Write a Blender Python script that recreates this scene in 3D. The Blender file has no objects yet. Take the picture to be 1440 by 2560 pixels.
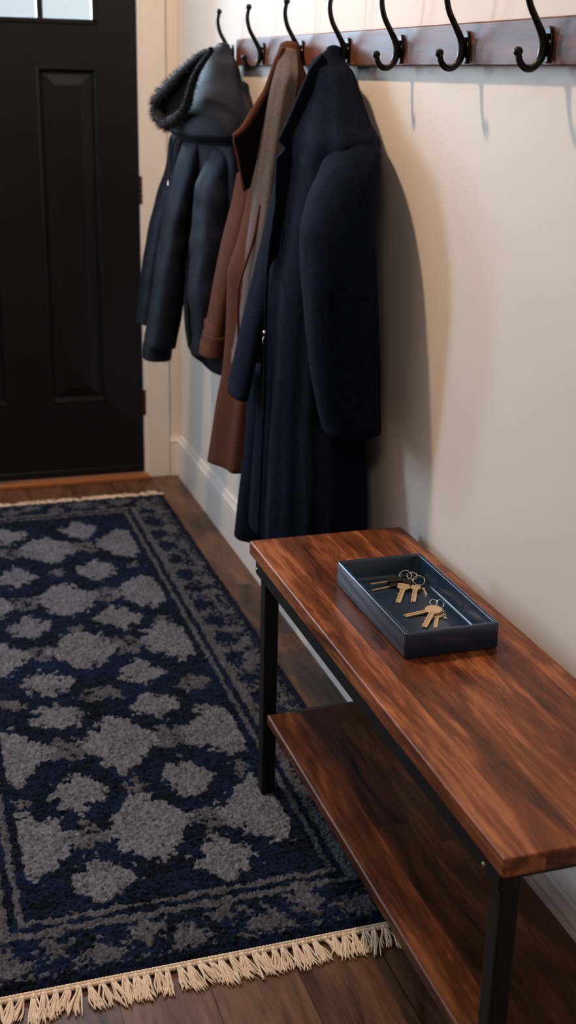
import bpy, bmesh, math, random
import numpy as np
from mathutils import Vector, Matrix, noise
random.seed(7)
rng = np.random.default_rng(11)
PI = math.pi
sc = bpy.context.scene
COL = sc.collection

# ------------------------------------------------------------------ helpers
class MB:
    """collects vertices and faces for one mesh"""
    def __init__(s):
        s.v, s.f = [], []
    def add(s, vs, fs):
        b = len(s.v)
        s.v += [tuple(map(float, v)) for v in vs]
        s.f += [tuple(i + b for i in f) for f in fs]
        return s
    def box(s, x0, x1, y0, y1, z0, z1):
        vs = [(x, y, z) for x in (x0, x1) for y in (y0, y1) for z in (z0, z1)]
        return s.add(vs, [(0, 1, 3, 2), (4, 6, 7, 5), (0, 4, 5, 1), (2, 3, 7, 6), (0, 2, 6, 4), (1, 5, 7, 3)])
    def tube(s, pts, rad, seg=12, caps=True):
        pts = [Vector(p) for p in pts]
        n = len(pts)
        if not hasattr(rad, '__len__'):
            rad = [rad] * n
        t0 = (pts[1] - pts[0]).normalized()
        nrm = t0.cross(Vector((0, 0, 1)))
        if nrm.length < .1:
            nrm = t0.cross(Vector((0, 1, 0)))
        nrm.normalize()
        vs, fs = [], []
        for i, p in enumerate(pts):
            t = (pts[min(i + 1, n - 1)] - pts[max(i - 1, 0)]).normalized()
            nrm = (nrm - t * nrm.dot(t)).normalized()
            b = t.cross(nrm)
            for k in range(seg):
                a = 2 * PI * k / seg
                vs.append(p + (nrm * math.cos(a) + b * math.sin(a)) * rad[i])
        for i in range(n - 1):
            for k in range(seg):
                k2 = (k + 1) % seg
                fs.append((i * seg + k, i * seg + k2, (i + 1) * seg + k2, (i + 1) * seg + k))
        if caps:
            fs.append(tuple(range(seg))[::-1])
            fs.append(tuple((n - 1) * seg + k for k in range(seg)))
        return s.add(vs, fs)
    def sphere(s, c, r, seg=12, rings=8, sc3=(1, 1, 1)):
        vs, fs = [(c[0], c[1], c[2] + r * sc3[2])], []
        for i in range(1, rings):
            th = PI * i / rings
            for k in range(seg):
                a = 2 * PI * k / seg
                vs.append((c[0] + r * sc3[0] * math.sin(th) * math.cos(a), c[1] + r * sc3[1] * math.sin(th) * math.sin(a), c[2] + r * sc3[2] * math.cos(th)))
        vs.append((c[0], c[1], c[2] - r * sc3[2]))
        for k in range(seg):
            fs.append((0, 1 + k, 1 + (k + 1) % seg))
            fs.append((len(vs) - 1, len(vs) - 2 - k, len(vs) - 2 - (k + 1) % seg))
        for i in range(rings - 2):
            for k in range(seg):
                a, b = 1 + i * seg + k, 1 + i * seg + (k + 1) % seg
                fs.append((a, a + seg, b + seg, b))
        return s.add(vs, fs)
    def prism(s, poly, to3, d):
        """polygon (2d) extruded: to3(u, v, w), w in (0, d)"""
        n = len(poly)
        vs = [to3(u, v, 0) for u, v in poly] + [to3(u, v, d) for u, v in poly]
        fs = [tuple(range(n))[::-1], tuple(range(n, 2 * n))]
        fs += [(k, (k + 1) % n, n + (k + 1) % n, n + k) for k in range(n)]
        return s.add(vs, fs)
    def build(s, name, mat, parent=None, smooth=False, bevel=0, bseg=2, sub=0, rot=None):
        me = bpy.data.meshes.new(name)
        me.from_pydata(s.v, [], s.f)
        bm = bmesh.new(); bm.from_mesh(me)
        bmesh.ops.recalc_face_normals(bm, faces=bm.faces)
        bm.to_mesh(me); bm.free()
        me.materials.append(mat)
        if smooth:
            me.polygons.foreach_set('use_smooth', [True] * len(me.polygons))
        o = bpy.data.objects.new(name, me)
        COL.objects.link(o)
        if parent is not None:
            o.parent = parent
            if parent.type == 'EMPTY' or True:
                o.matrix_parent_inverse = Matrix.Identity(4)
                # vertices are given in world space: express them in the parent's space
                me.transform(world_inv(parent))
        if bevel:
            m = o.modifiers.new('Bevel', 'BEVEL'); m.width = bevel; m.segments = bseg; m.limit_method = 'ANGLE'; m.angle_limit = .6
            m.harden_normals = False
            me.polygons.foreach_set('use_smooth', [True] * len(me.polygons))
            w = o.modifiers.new('WN', 'WEIGHTED_NORMAL'); w.keep_sharp = True
        if sub:
            m = o.modifiers.new('Sub', 'SUBSURF'); m.levels = sub; m.render_levels = sub
        return o

def world_inv(o):
    m = Matrix.Identity(4)
    while o is not None:
        m = m @ Matrix.Translation(-Vector(o.location)) if False else m
        o = o.parent
    return m @ Matrix.Translation(-ROOTLOC.get('v', Vector((0, 0, 0))))

ROOTLOC = {}
def thing(name, label, cat, loc, group=None):
    o = bpy.data.objects.new(name, None); COL.objects.link(o)
    o.location = loc; o.empty_display_size = .1
    o['label'] = label; o['category'] = cat
    if group: o['group'] = group
    ROOTLOC['v'] = Vector(loc)
    return o
def struct(name, mb, mat, parent=None, **k):
    if parent is None:
        ROOTLOC['v'] = Vector((0, 0, 0))
    o = mb.build(name, mat, parent, **k)
    if parent is None: o['kind'] = 'structure'
    return o

# ------------------------------------------------------------------ materials
def new_mat(name):
    m = bpy.data.materials.new(name); m.use_nodes = True
    nt = m.node_tree
    b = nt.nodes['Principled BSDF']
    return m, nt, b
class G:
    """small node graph helper"""
    def __init__(s, nt): s.nt = nt; s.n = nt.nodes; s.l = nt.links
    def node(s, t, **k):
        n = s.n.new(t)
        for a, v in k.items(): setattr(n, a, v)
        return n
    def put(s, sock, v):
        if isinstance(v, bpy.types.NodeSocket): s.l.new(v, sock)
        elif isinstance(v, (tuple, list)) and len(v) == 3 and sock.type == 'RGBA': sock.default_value = (*v, 1)
        else: sock.default_value = v
    def math(s, op, a, b=0.0, c=0.0):
        n = s.node('ShaderNodeMath', operation=op)
        s.put(n.inputs[0], a); s.put(n.inputs[1], b); s.put(n.inputs[2], c)
        return n.outputs[0]
    def coord(s, w='Object'): return s.node('ShaderNodeTexCoord').outputs[w]
    def mapping(s, v, scale=(1, 1, 1), loc=(0, 0, 0)):
        n = s.node('ShaderNodeMapping'); s.put(n.inputs[0], v); n.inputs['Scale'].default_value = scale
        s.put(n.inputs['Location'], loc); return n.outputs[0]
    def noise(s, v, scale, detail=4, rough=.55, dist=0.0, out=0):
        n = s.node('ShaderNodeTexNoise'); s.put(n.inputs['Vector'], v); s.put(n.inputs['Scale'], scale)
        n.inputs['Detail'].default_value = detail; n.inputs['Roughness'].default_value = rough; n.inputs['Distortion'].default_value = dist
        return n.outputs[out]
    def ramp(s, f, stops):
        n = s.node('ShaderNodeValToRGB'); s.put(n.inputs[0], f)
        e = n.color_ramp.elements
        while len(e) < len(stops): e.new(.5)
        for i, (p, c) in enumerate(stops):
            e[i].position = p; e[i].color = (*c, 1) if len(c) == 3 else c
        return n.outputs[0]
    def mix(s, f, a, b, blend='MIX'):
        n = s.node('ShaderNodeMix', data_type='RGBA', blend_type=blend)
        s.put(n.inputs[0], f); s.put(n.inputs[6], a); s.put(n.inputs[7], b); return n.outputs[2]
    def bump(s, h, strength=.2, dist=.002, normal=None):
        n = s.node('ShaderNodeBump'); s.put(n.inputs['Height'], h); n.inputs['Strength'].default_value = strength
        n.inputs['Distance'].default_value = dist
        if normal is not None: s.put(n.inputs['Normal'], normal)
        return n.outputs[0]
    def vec(s, x, y, z):
        n = s.node('ShaderNodeCombineXYZ'); s.put(n.inputs[0], x); s.put(n.inputs[1], y); s.put(n.inputs[2], z); return n.outputs[0]
    def sep(s, v):
        n = s.node('ShaderNodeSeparateXYZ'); s.put(n.inputs[0], v); return n.outputs
    def white(s, v):
        n = s.node('ShaderNodeTexWhiteNoise', noise_dimensions='3D'); s.put(n.inputs[0], v); return n.outputs[0]
def simple(name, col, rough=.5, metal=0.0, spec=.5, coat=0.0):
    m, nt, b = new_mat(name)
    b.inputs['Base Color'].default_value = (*col, 1); b.inputs['Roughness'].default_value = rough
    b.inputs['Metallic'].default_value = metal; b.inputs['Specular IOR Level'].default_value = spec
    b.inputs['Coat Weight'].default_value = coat
    return m

def wood(name, width, length, dark, mid, light, rough=(.25, .4), along='y', seam=0.0, spread=1.0, grain=1.0, coat=0.0, blotch=1.0, org=0.0, bias=0.0):
    """boards laid side by side, each with its own tone and grain"""
    m, nt, b = new_mat(name); g = G(nt)
    X, Y, Z = g.sep(g.node('ShaderNodeNewGeometry').outputs['Position'])
    u, v = (X, Y) if along == 'y' else (Z, Y)
    w = Z if along == 'y' else X
    bu = g.math('DIVIDE', g.math('ADD', u, org), width)
    iu = g.math('FLOOR', bu)
    r1 = g.white(g.vec(iu, 3.7, 1.3))
    bv = g.math('DIVIDE', g.math('ADD', v, g.math('MULTIPLY', r1, length * 1.7)), length)
    iv = g.math('FLOOR', bv)
    r2 = g.white(g.vec(iu, iv, 9.1))
    off = g.math('MULTIPLY', r2, 37.0)
    p = g.vec(g.math('ADD', u, off), g.math('ADD', v, off), w)
    n1 = g.noise(g.mapping(p, (9, 1.7, 9)), 1.6 * blotch, 4, .6, 1.2)
    n2 = g.noise(g.mapping(p, (60, 5, 60)), 1.6, 5, .65, .6)
    n3 = g.noise(g.mapping(p, (260, 9, 260)), 1.5, 3, .6)
    t = g.math('ADD', g.math('MULTIPLY', n1, .75), g.math('MULTIPLY', n2, .38 * grain))
    t = g.math('ADD', t, g.math('MULTIPLY', n3, .16 * grain))
    t = g.math('ADD', t, g.math('MULTIPLY', g.math('SUBTRACT', r2, .5), .34 * spread))
    t = g.math('SUBTRACT', t, .13 + bias)
    c = g.ramp(t, [(.27, dark), (.5, mid), (.74, light)])
    # knots: rare dark spots
    vn = g.node('ShaderNodeTexVoronoi', feature='F1'); g.put(vn.inputs['Vector'], g.mapping(p, (4.2, 1.9, 4.2))); vn.inputs['Scale'].default_value = 1.0
    kn = g.ramp(vn.outputs['Distance'], [(.0, (1, 1, 1)), (.05, (1, 1, 1)), (.14, (0, 0, 0))])
    kn = g.math('MULTIPLY', kn, g.ramp(g.noise(p, 40, 2), [(.3, (0, 0, 0)), (.6, (1, 1, 1))]))
    c = g.mix(g.math('MULTIPLY', kn, .75), c, tuple(d * .5 for d in dark))
    h = g.math('ADD', n3, g.math('MULTIPLY', n2, .6))
    if seam:
        fu = g.math('FRACT', bu); du = g.math('MINIMUM', fu, g.math('SUBTRACT', 1.0, fu))
        fv = g.math('FRACT', bv); dv = g.math('MINIMUM', fv, g.math('SUBTRACT', 1.0, fv))
        su = g.math('LESS_THAN', g.math('MULTIPLY', du, width), seam)
        sv = g.math('LESS_THAN', g.math('MULTIPLY', dv, length), seam)
        sm = g.math('MAXIMUM', su, sv)
        c = g.mix(g.math('MULTIPLY', sm, .8), c, tuple(d * .35 for d in dark))
        h = g.math('SUBTRACT', h, g.math('MULTIPLY', sm, 1.5))
    g.put(b.inputs['Base Color'], c)
    rr = g.math('ADD', rough[0], g.math('MULTIPLY', n2, rough[1] - rough[0]))
    g.put(b.inputs['Roughness'], rr)
    g.put(b.inputs['Normal'], g.bump(h, .12, .001))
    b.inputs['Specular IOR Level'].default_value = .22
    b.inputs['Coat Weight'].default_value = coat
    b.inputs['Coat Roughness'].default_value = .18
    return m

def cloth(name, col, col2, rough=.95, sheen=.0, sheen_tint=(1, 1, 1), fine=900, mott=60, bump=.4, weave=.35):
    m, nt, b = new_mat(name); g = G(nt)
    p = g.node('ShaderNodeNewGeometry').outputs['Position']
    n1 = g.noise(p, mott, 3, .7); n2 = g.noise(p, fine, 2, .6)
    t = g.math('ADD', g.math('MULTIPLY', n1, 1 - weave), g.math('MULTIPLY', n2, weave))
    g.put(b.inputs['Base Color'], g.ramp(t, [(.38, col), (.62, col2)]))
    b.inputs['Roughness'].default_value = rough
    b.inputs['Specular IOR Level'].default_value = .06
    b.inputs['Sheen Weight'].default_value = sheen
    b.inputs['Sheen Roughness'].default_value = .45
    b.inputs['Sheen Tint'].default_value = (*sheen_tint, 1)
    g.put(b.inputs['Normal'], g.bump(n2, bump, .0012))
    return m

def paint(name, col, rough=.6, bump=.05, scale=220, spec=.4):
    m, nt, b = new_mat(name); g = G(nt)
    p = g.node('ShaderNodeNewGeometry').outputs['Position']
    n = g.noise(p, scale, 3, .55); n2 = g.noise(p, 3.0, 2)
    g.put(b.inputs['Base Color'], g.mix(g.math('MULTIPLY', n2, .06), col, tuple(c * .85 for c in col)))
    b.inputs['Roughness'].default_value = rough; b.inputs['Specular IOR Level'].default_value = spec
    g.put(b.inputs['Normal'], g.bump(n, bump, .001))
    return m

M = {}
M['wall'] = paint('wall paint', (.80, .755, .70), .75, .12, 160)
M['trim'] = paint('white trim paint', (.80, .765, .72), .38, .02, 80)
M['other'] = paint('taupe wall paint', (.42, .37, .33), .8)
M['ceiling'] = paint('ceiling paint', (.8, .77, .72), .9)
M['door'] = paint('black door paint', (.0052, .0056, .0066), .42, .05, 300, .25)
M['floor'] = wood('floor planks', .155, 1.25, (.032, .014, .007), (.115, .054, .030), (.205, .108, .064), (.26, .46), seam=.0014, spread=.9, org=.435)
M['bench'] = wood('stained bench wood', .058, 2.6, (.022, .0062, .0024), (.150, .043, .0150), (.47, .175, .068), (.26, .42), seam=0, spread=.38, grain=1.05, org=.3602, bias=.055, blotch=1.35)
M['shelf'] = wood('shade darkened shelf wood', .066, 2.6, (.010, .0030, .0012), (.068, .020, .0070), (.23, .080, .029), (.28, .44), seam=0, spread=.38, grain=1.0, org=.3502, bias=.075, blotch=1.3)  # same wood as the seat, darkened: shade below the seat is in the colour
M['rail'] = wood('rail wood', .3, 3.0, (.035, .012, .007), (.115, .042, .023), (.21, .088, .054), (.34, .52), along='z', spread=.2)
M['iron'] = simple('oil rubbed iron', (.010, .009, .0085), .34, .6, .5)
M['frame'] = paint('black powder coat', (.006, .006, .0065), .55, .1, 500, .25)
M['brass'] = simple('brass key', (.74, .54, .33), .36, .55)
M['brass2'] = simple('polished brass blade', (.80, .55, .27), .28, .7)
M['steel'] = simple('steel ring', (.72, .66, .58), .16, 1.0)
M['screw'] = simple('brass screw', (.45, .36, .22), .25, 1.0)
M['bronze'] = simple('dark bronze hinge', (.06, .042, .03), .45, .8)
M['plastic'] = simple('black key plastic', (.010, .010, .010), .45)
M['sill'] = simple('oiled oak sill', (.36, .13, .04), .4)
M['alu'] = simple('sill metal strip', (.7, .66, .6), .3, 1.0)
M['navywool'] = cloth('navy wool', (.0017, .0029, .0074), (.0042, .0074, .0200), sheen=.008, sheen_tint=(.35, .55, 1.0))
M['brownwool'] = cloth('brown wool', (.040, .0155, .0090), (.125, .052, .032), sheen=.01, sheen_tint=(1, .75, .6), mott=420, weave=.6)
M['greywool'] = cloth('grey brown wool', (.042, .033, .031), (.165, .133, .124), sheen=.03, sheen_tint=(.9, .85, .9), mott=420, weave=.6)
M['nylon'] = cloth('black nylon', (.0018, .0023, .0050), (.0042, .0054, .0112), rough=.62, fine=1500, mott=25, bump=.1)
M['nylon'].node_tree.nodes['Principled BSDF'].inputs['Specular IOR Level'].default_value = .22
M['nylon'].node_tree.nodes['Principled BSDF'].inputs['Specular Tint'].default_value = (.70, .76, 1, 1)
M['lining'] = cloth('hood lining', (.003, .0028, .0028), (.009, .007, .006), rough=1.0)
M['fur'] = simple('black fur', (.006, .0065, .009), .7, 0, .3)
M['cordm'] = cloth('cord', (.02, .022, .03), (.05, .055, .07))
M['cotton'] = cloth('cream cotton', (.66, .51, .365), (.84, .69, .52), rough=.95, fine=1400, mott=300)
mt, nt, b = new_mat('glazed ceramic'); g = G(nt)
p = g.node('ShaderNodeNewGeometry').outputs['Position']
g.put(b.inputs['Base Color'], g.mix(g.noise(p, 60, 3), (.0105, .0255, .0500), (.0160, .0350, .0660)))
b.inputs['Roughness'].default_value = .15; b.inputs['Specular IOR Level'].default_value = .5
g.put(b.inputs['Normal'], g.bump(g.noise(p, 700, 2), .05, .0005))
M['tray'] = mt
# window panes: clear glass
mt = bpy.data.materials.new('clear glass'); mt.use_nodes = True; nt = mt.node_tree; g = G(nt)
nt.nodes.remove(nt.nodes['Principled BSDF'])
tr = g.node('ShaderNodeBsdfTransparent'); gl = g.node('ShaderNodeBsdfGlossy'); gl.inputs['Roughness'].default_value = .03
ms = g.node('ShaderNodeMixShader'); ms.inputs[0].default_value = .05; nt.links.new(tr.outputs[0], ms.inputs[1]); nt.links.new(gl.outputs[0], ms.inputs[2])
nt.links.new(ms.outputs[0], nt.nodes['Material Output'].inputs[0])
M['pane'] = mt
# rug
mt, nt, b = new_mat('rug pile'); g = G(nt)
at = g.node('ShaderNodeAttribute', attribute_name='Col')
p = g.node('ShaderNodeNewGeometry').outputs['Position']
n = g.noise(p, 900, 2, .7)
g.put(b.inputs['Base Color'], g.mix(1.0, at.outputs['Color'], g.ramp(n, [(.3, (.55, .55, .55)), (.7, (1.25, 1.25, 1.25))]), 'MULTIPLY'))
b.inputs['Roughness'].default_value = 1.0; b.inputs['Specular IOR Level'].default_value = .05
b.inputs['Sheen Weight'].default_value = .05
g.put(b.inputs['Normal'], g.bump(n, .6, .002))
M['rug'] = mt

# ------------------------------------------------------------------ the setting
D = 4.3726
XL, YB, ZC = -3.6, -2.2, 3.05
def quad(a, b2, c, d): return MB().add([a, b2, c, d], [(0, 1, 2, 3)])
struct('floor', MB().box(XL, .1, YB, D + .12, -.05, 0), M['floor'])
struct('wall_right', MB().box(0, .1, YB, D + .12, 0, ZC), M['wall'])
dx0, dx1, dz1 = -.983, -.142, 2.06
struct('wall_door', MB().box(dx1 + .02, 0, D, D + .12, 0, ZC).box(XL, dx0 - .02, D, D + .12, 0, ZC).box(dx0 - .02, dx1 + .02, D, D + .12, dz1 + .02, ZC), M['wall'])
struct('wall_left', MB().box(XL - .1, XL, YB, D + .12, 0, ZC), M['other'])
struct('wall_back', MB().box(XL - .1, .1, YB - .1, YB, 0, ZC), M['other'])
struct('ceiling', MB().box(XL - .1, .1, YB - .1, D + .12, ZC, ZC + .1), M['ceiling'])
# baseboards with a moulded cap
prof = [(0, 0), (.0185, 0), (.0185, .118), (.0155, .123), (.0155, .127), (.0185, .131), (.0180, .137), (.0125, .143), (.0095, .149), (.0090, .1565), (0, .1565)]
struct('baseboard_right', MB().prism(prof, lambda u, v, w: (-u, YB + w, v), D - YB), M['trim'], bevel=.0012)
struct('baseboard_door', MB().prism(prof, lambda u, v, w: (-.045 + w, D - u, v), .045), M['trim'], bevel=.0012)
# casing round the door
def casing(x0, x1, z0, z1):
    return MB().box(x0, x1, D - .019, D, z0, z1)
struct('trim_1', casing(dx1 + .012, -.047, 0, dz1 + .1), M['trim'], bevel=.003)
struct('trim_2', casing(dx0 - .11, dx0 - .012, 0, dz1 + .1), M['trim'], bevel=.003)
struct('trim_3', casing(dx0 - .12, -.04, dz1 + .012, dz1 + .115), M['trim'], bevel=.003)
struct('trim_4', MB().box(dx1 + .001, dx1 + .02, D - .008, D + .1, 0, dz1 + .02).box(dx0 - .02, dx0 - .001, D - .008, D + .1, 0, dz1 + .02), M['trim'])
sill = struct('trim_5', MB().box(dx0 - .01, dx1 + .012, D - .045, D + .06, 0, .018), M['sill'], bevel=.004)
o = MB().box(dx0, -.62, D - .030, D - .018, .017, .0205).build('metal_strip', M['alu'], sill)

# door_1: a raised panel door with three small panes at the top
ROOTLOC['v'] = Vector((0, 0, 0))
dy = D + .003
px = [(-.836, -.629), (-.482, -.275)]
pz0, pz1 = .30, 1.462
wx0, wx1, wz0, wz1 = -.850, -.278, 1.598, 1.93
mb = MB()
mb.box(dx0, dx1, dy + .014, dy + .044, .030, wz0).box(dx0, wx0, dy + .014, dy + .044, wz0, wz1).box(wx1, dx1, dy + .014, dy + .044, wz0, wz1).box(dx0, dx1, dy + .014, dy + .044, wz1, dz1)
for (a, c, e, f) in [(dx0, px[0][0], .03, dz1), (px[1][1], dx1, .03, dz1), (px[0][1], px[1][0], pz0, pz1), (px[0][0], px[1][1], .03, pz0), (px[0][0], px[1][1], pz1, wz0), (px[0][0], px[1][1], wz1, dz1), (px[0][0], wx0, wz0, wz1), (wx1, px[1][1], wz0, wz1)]:
    if c > a: mb.box(a, c, dy, dy + .0145, e, f)
door = struct('door_1', mb, M['door'])
for a, c in px:
    # moulding with a slope into the panel, then the raised field
    mb = MB()
    def ring(rects):
        vs, fs = [], []
        for (i, y) in rects:
            vs += [(a + i, y, pz0 + i), (c - i, y, pz0 + i), (c - i, y, pz1 - i), (a + i, y, pz1 - i)]
        for r in range(len(rects) - 1):
            for k in range(4):
                fs.append((r * 4 + k, r * 4 + (k + 1) % 4, (r + 1) * 4 + (k + 1) % 4, (r + 1) * 4 + k))
        fs.append(tuple((len(rects) - 1) * 4 + k for k in range(4)))
        mb.add(vs, fs)
    ring([(0, dy), (.004, dy - .0035), (.009, dy - .0035), (.014, dy + .004), (.020, dy + .0125), (.026, dy + .0125), (.060, dy + .003), (.0605, dy + .003)])
    mb.build('door_panel', M['door'], door)
# glazing bars and lip round the panes
mb = MB()
lw = .013
mb.box(wx0 - .004, wx1 + .004, dy - .006, dy + .03, wz0 - .004, wz0 + lw).box(wx0 - .004, wx1 + .004, dy - .006, dy + .03, wz1 - lw, wz1 + .004)
mb.box(wx0 - .004, wx0 + lw, dy - .006, dy + .03, wz0, wz1).box(wx1 - lw, wx1 + .004, dy - .006, dy + .03, wz0, wz1)
bars = [-.462, -.666]
for bx in bars: mb.box(bx - .010, bx + .010, dy - .004, dy + .03, wz0, wz1)
mb.build('glazing_bars', M['door'], door, bevel=.003)
edges = [wx1 - lw, bars[0] + .01, bars[0] - .01, bars[1] + .01, bars[1] - .01, wx0 + lw]
for k in range(3):
    MB().box(edges[2 * k + 1], edges[2 * k], dy + .016, dy + .022, wz0 + lw, wz1 - lw).build('window_pane', M['pane'], door)
for z in (.291, 1.058, 1.80):
    mb = MB()
    for q in range(5):
        mb.tube([(dx1 + .004, dy - .007, z - .047 + q * .0192), (dx1 + .004, dy - .007, z - .047 + q * .0192 + .0182)], .0065, 10)
    mb.box(dx1 - .004, dx1 + .012, dy - .004, dy + .002, z - .046, z + .047)
    mb.build('hinge', M['bronze'], door)
MB().box(dx0, dx1, dy - .006, dy + .012, .020, .048).build('door_sweep', M['door'], door, bevel=.004)

# tall window left of the door
mb = MB()
for a, c, e, f2 in ((-2.99, -2.91, 1.03, 2.47), (-2.49, -2.41, 1.03, 2.47), (-2.99, -2.41, 2.39, 2.47), (-3.01, -2.39, 1.0, 1.09)):
    mb.box(a, c, D - .03, D, e, f2)
win = struct('window_1', mb, M['trim'], bevel=.003)
mb = MB()
for a, c, e, f2 in ((-1.62, -1.55, .73, 2.17), (-1.30, -1.23, .73, 2.17), (-1.62, -1.23, 2.09, 2.17), (-1.64, -1.21, .70, .79)):
    mb.box(a, c, D - .03, D, e, f2)
win_added = struct('window_added', mb, M['trim'], bevel=.003)  # unseen window, added to give the tray its rim highlights
MB().box(-1.55, -1.30, D - .012, D - .006, .79, 2.09).build('window_pane', M['pane'], win_added)
MB().box(-2.91, -2.49, D - .012, D - .006, 1.09, 2.39).build('window_pane', M['pane'], win)

# ------------------------------------------------------------------ coat rack
HY = [3.580, 3.280, 2.958, 2.644, 2.349, 2.056, 1.771]
rack = thing('coat_rack', 'long dark stained wooden wall board with a row of black double hooks', 'coat rack', (0, 2.4, 1.47))
MB().box(-.02, -.001, 1.30, 3.555, 1.4715, 1.5425).build('board', M['rail'], rack, bevel=.0035, bseg=3)
def spline(pts, n):
    pts = [Vector(p) for p in pts]; out = []
    P = [pts[0] * 2 - pts[1]] + pts + [pts[-1] * 2 - pts[-2]]
    seg = len(pts) - 1
    for i in range(n + 1):
        t = i / n * seg; k = min(int(t), seg - 1); t -= k
        a, b2, c, d = P[k:k + 4]
        out.append(.5 * ((2 * b2) + (-a + c) * t + (2 * a - 5 * b2 + 4 * c - d) * t * t + (-a + 3 * b2 - 3 * c + d) * t ** 3))
    return out
proto = None
for i, hy in enumerate(HY):
    if i == 0:
        mb = MB()
        arm = [(-.063, 1.611), (-.0665, 1.588), (-.060, 1.560), (-.045, 1.534), (-.034, 1.514), (-.0315, 1.496), (-.035, 1.480), (-.046, 1.4685), (-.058, 1.4675), (-.068, 1.476), (-.0725, 1.488)]
        pts = spline([(x, hy, z) for x, z in arm], 60)
        rad = []
        for k in range(61):
            t = k / 60
            rad.append(.0050 + .0016 * math.exp(-((t - .5) / .13) ** 2) + .0004 * math.sin(t * PI))
        mb.tube(pts, rad, 14)
        mb.sphere((-.0625, hy, 1.6135), .0078, 14, 10); mb.sphere((-.0732, hy, 1.4915), .0074, 14, 10)
        # web that joins the arm to the plate
        mb.box(-.034, -.021, hy - .0045, hy + .0045, 1.486, 1.518)
        hk = mb.build('hook', M['iron'], rack, smooth=True)
        mb = MB()
        ov = [(math.cos(a) * .0115, math.sin(a) * .027) for a in [2 * PI * k / 32 for k in range(32)]]
        mb.prism(ov, lambda u, v, w: (-.020 - w, hy + u, 1.502 + v), .005)
        bp_ = mb.build('base_plate', M['iron'], hk, bevel=.0022, bseg=3)
        scs = []
        for s in (-1, 1):
            scs.append(MB().sphere((-.0252, hy + s * .0072, 1.502 + .004), .0036, 10, 6, (.5, 1, 1)).build('screw', M['screw'], hk, smooth=True))
        proto = (hk, [bp_] + scs)
    else:
        h = proto[0].copy(); COL.objects.link(h); h.parent = rack; h.location.y = hy - HY[0]
        for ch in proto[1]:
            c = ch.copy(); COL.objects.link(c); c.parent = h

# ------------------------------------------------------------------ coats
def interp_rows(rows, n):
    rows = np.array(sorted(rows, key=lambda r: -r[0]), float)
    z = rows[:, 0]
    zz = z[0] + (z[-1] - z[0]) * np.linspace(0, 1, n) ** 1.0
    out = np.zeros((n, 5)); out[:, 0] = zz
    for c in range(1, 5):
        # monotone cubic (PCHIP-like) interpolation
        x = -z; y = rows[:, c]; h = np.diff(x); d = np.diff(y) / h
        m = np.zeros(len(x)); m[0], m[-1] = d[0], d[-1]
        for i in range(1, len(x) - 1):
            m[i] = 0 if d[i - 1] * d[i] <= 0 else 2 * d[i - 1] * d[i] / (d[i - 1] + d[i])
        k = np.clip(np.searchsorted(x, -zz, side='right') - 1, 0, len(x) - 2)
        t = (-zz - x[k]) / h[k]
        out[:, c] = ((2 * t**3 - 3 * t**2 + 1) * y[k] + (t**3 - 2 * t**2 + t) * h[k] * m[k] + (-2 * t**3 + 3 * t**2) * y[k + 1] + (t**3 - t**2) * h[k] * m[k + 1])
    return out
def loft(rows, n=70, seg=96, folds=(), wrinkle=0.0, wscale=18.0, wz=1.0, top='round', exp=2.3, xmax=-.004, open_end=True, seed=0.0):
    R = interp_rows(rows, n)
    mb = MB(); vs = []; fs = []
    t = np.linspace(0, 2 * PI, seg, endpoint=False)
    def ringv(r, s=1.0, dz=0.0, ff=1.0):
        z, xb, xf, ya, yb = r
        cx, hx, cy, hy = (xb + xf) / 2, (xb - xf) / 2, (ya + yb) / 2, (yb - ya) / 2
        c, sn = np.cos(t), np.sin(t)
        k = np.zeros(seg)
        f = (R[0, 0] - z) / (R[0, 0] - R[-1, 0])
        for (amp, freq, ph, tw, grow) in folds:
            k = k + amp * (f ** grow) * np.sin(freq * t + ph + tw * f)
        x = cx + hx * s * (1 + k * ff) * np.sign(c) * abs(c) ** (2 / exp)
        y = cy + hy * s * (1 + k * ff) * np.sign(sn) * abs(sn) ** (2 / exp)
        out = []
        for j in range(seg):
            q = Vector((x[j], y[j], z + dz))
            if wrinkle:
                w = noise.noise(Vector((q.x * wscale + seed, q.y * wscale, q.z * wscale * wz))) + .5 * noise.noise(Vector((q.x * wscale * 2.1, q.y * wscale * 2.1 + seed, q.z * wscale * 2.1 * wz)))
                dr = Vector((q.x - cx, q.y - cy, 0))
                if dr.length > 1e-6: q = q + dr.normalized() * w * wrinkle * s
            q.x = min(q.x, xmax)
            out.append(q)
        return out
    rings = []
    hmin = min(R[0, 1] - R[0, 2], R[0, 4] - R[0, 3])
    if top == 'round':
        for a in (80, 60, 40, 20):
            rings.append(ringv(R[0], math.cos(math.radians(a)), hmin * .3 * math.sin(math.radians(a))))
    for r in R: rings.append(ringv(r))
    if open_end:
        rings.append(ringv(R[-1], .985, -.003))
        rings.append(ringv(R[-1], .95, -.001))
        rings.append(ringv(R[-1], .93, .03))
    nr = len(rings)
    vs = [v for r in rings for v in r]
    for i in range(nr - 1):
        for k in range(seg):
            fs.append((i * seg + k, i * seg + (k + 1) % seg, (i + 1) * seg + (k + 1) % seg, (i + 1) * seg + k))
    fs.append(tuple(range(seg))[::-1]); fs.append(tuple((nr - 1) * seg + k for k in range(seg)))
    return mb.add(vs, fs)
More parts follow.
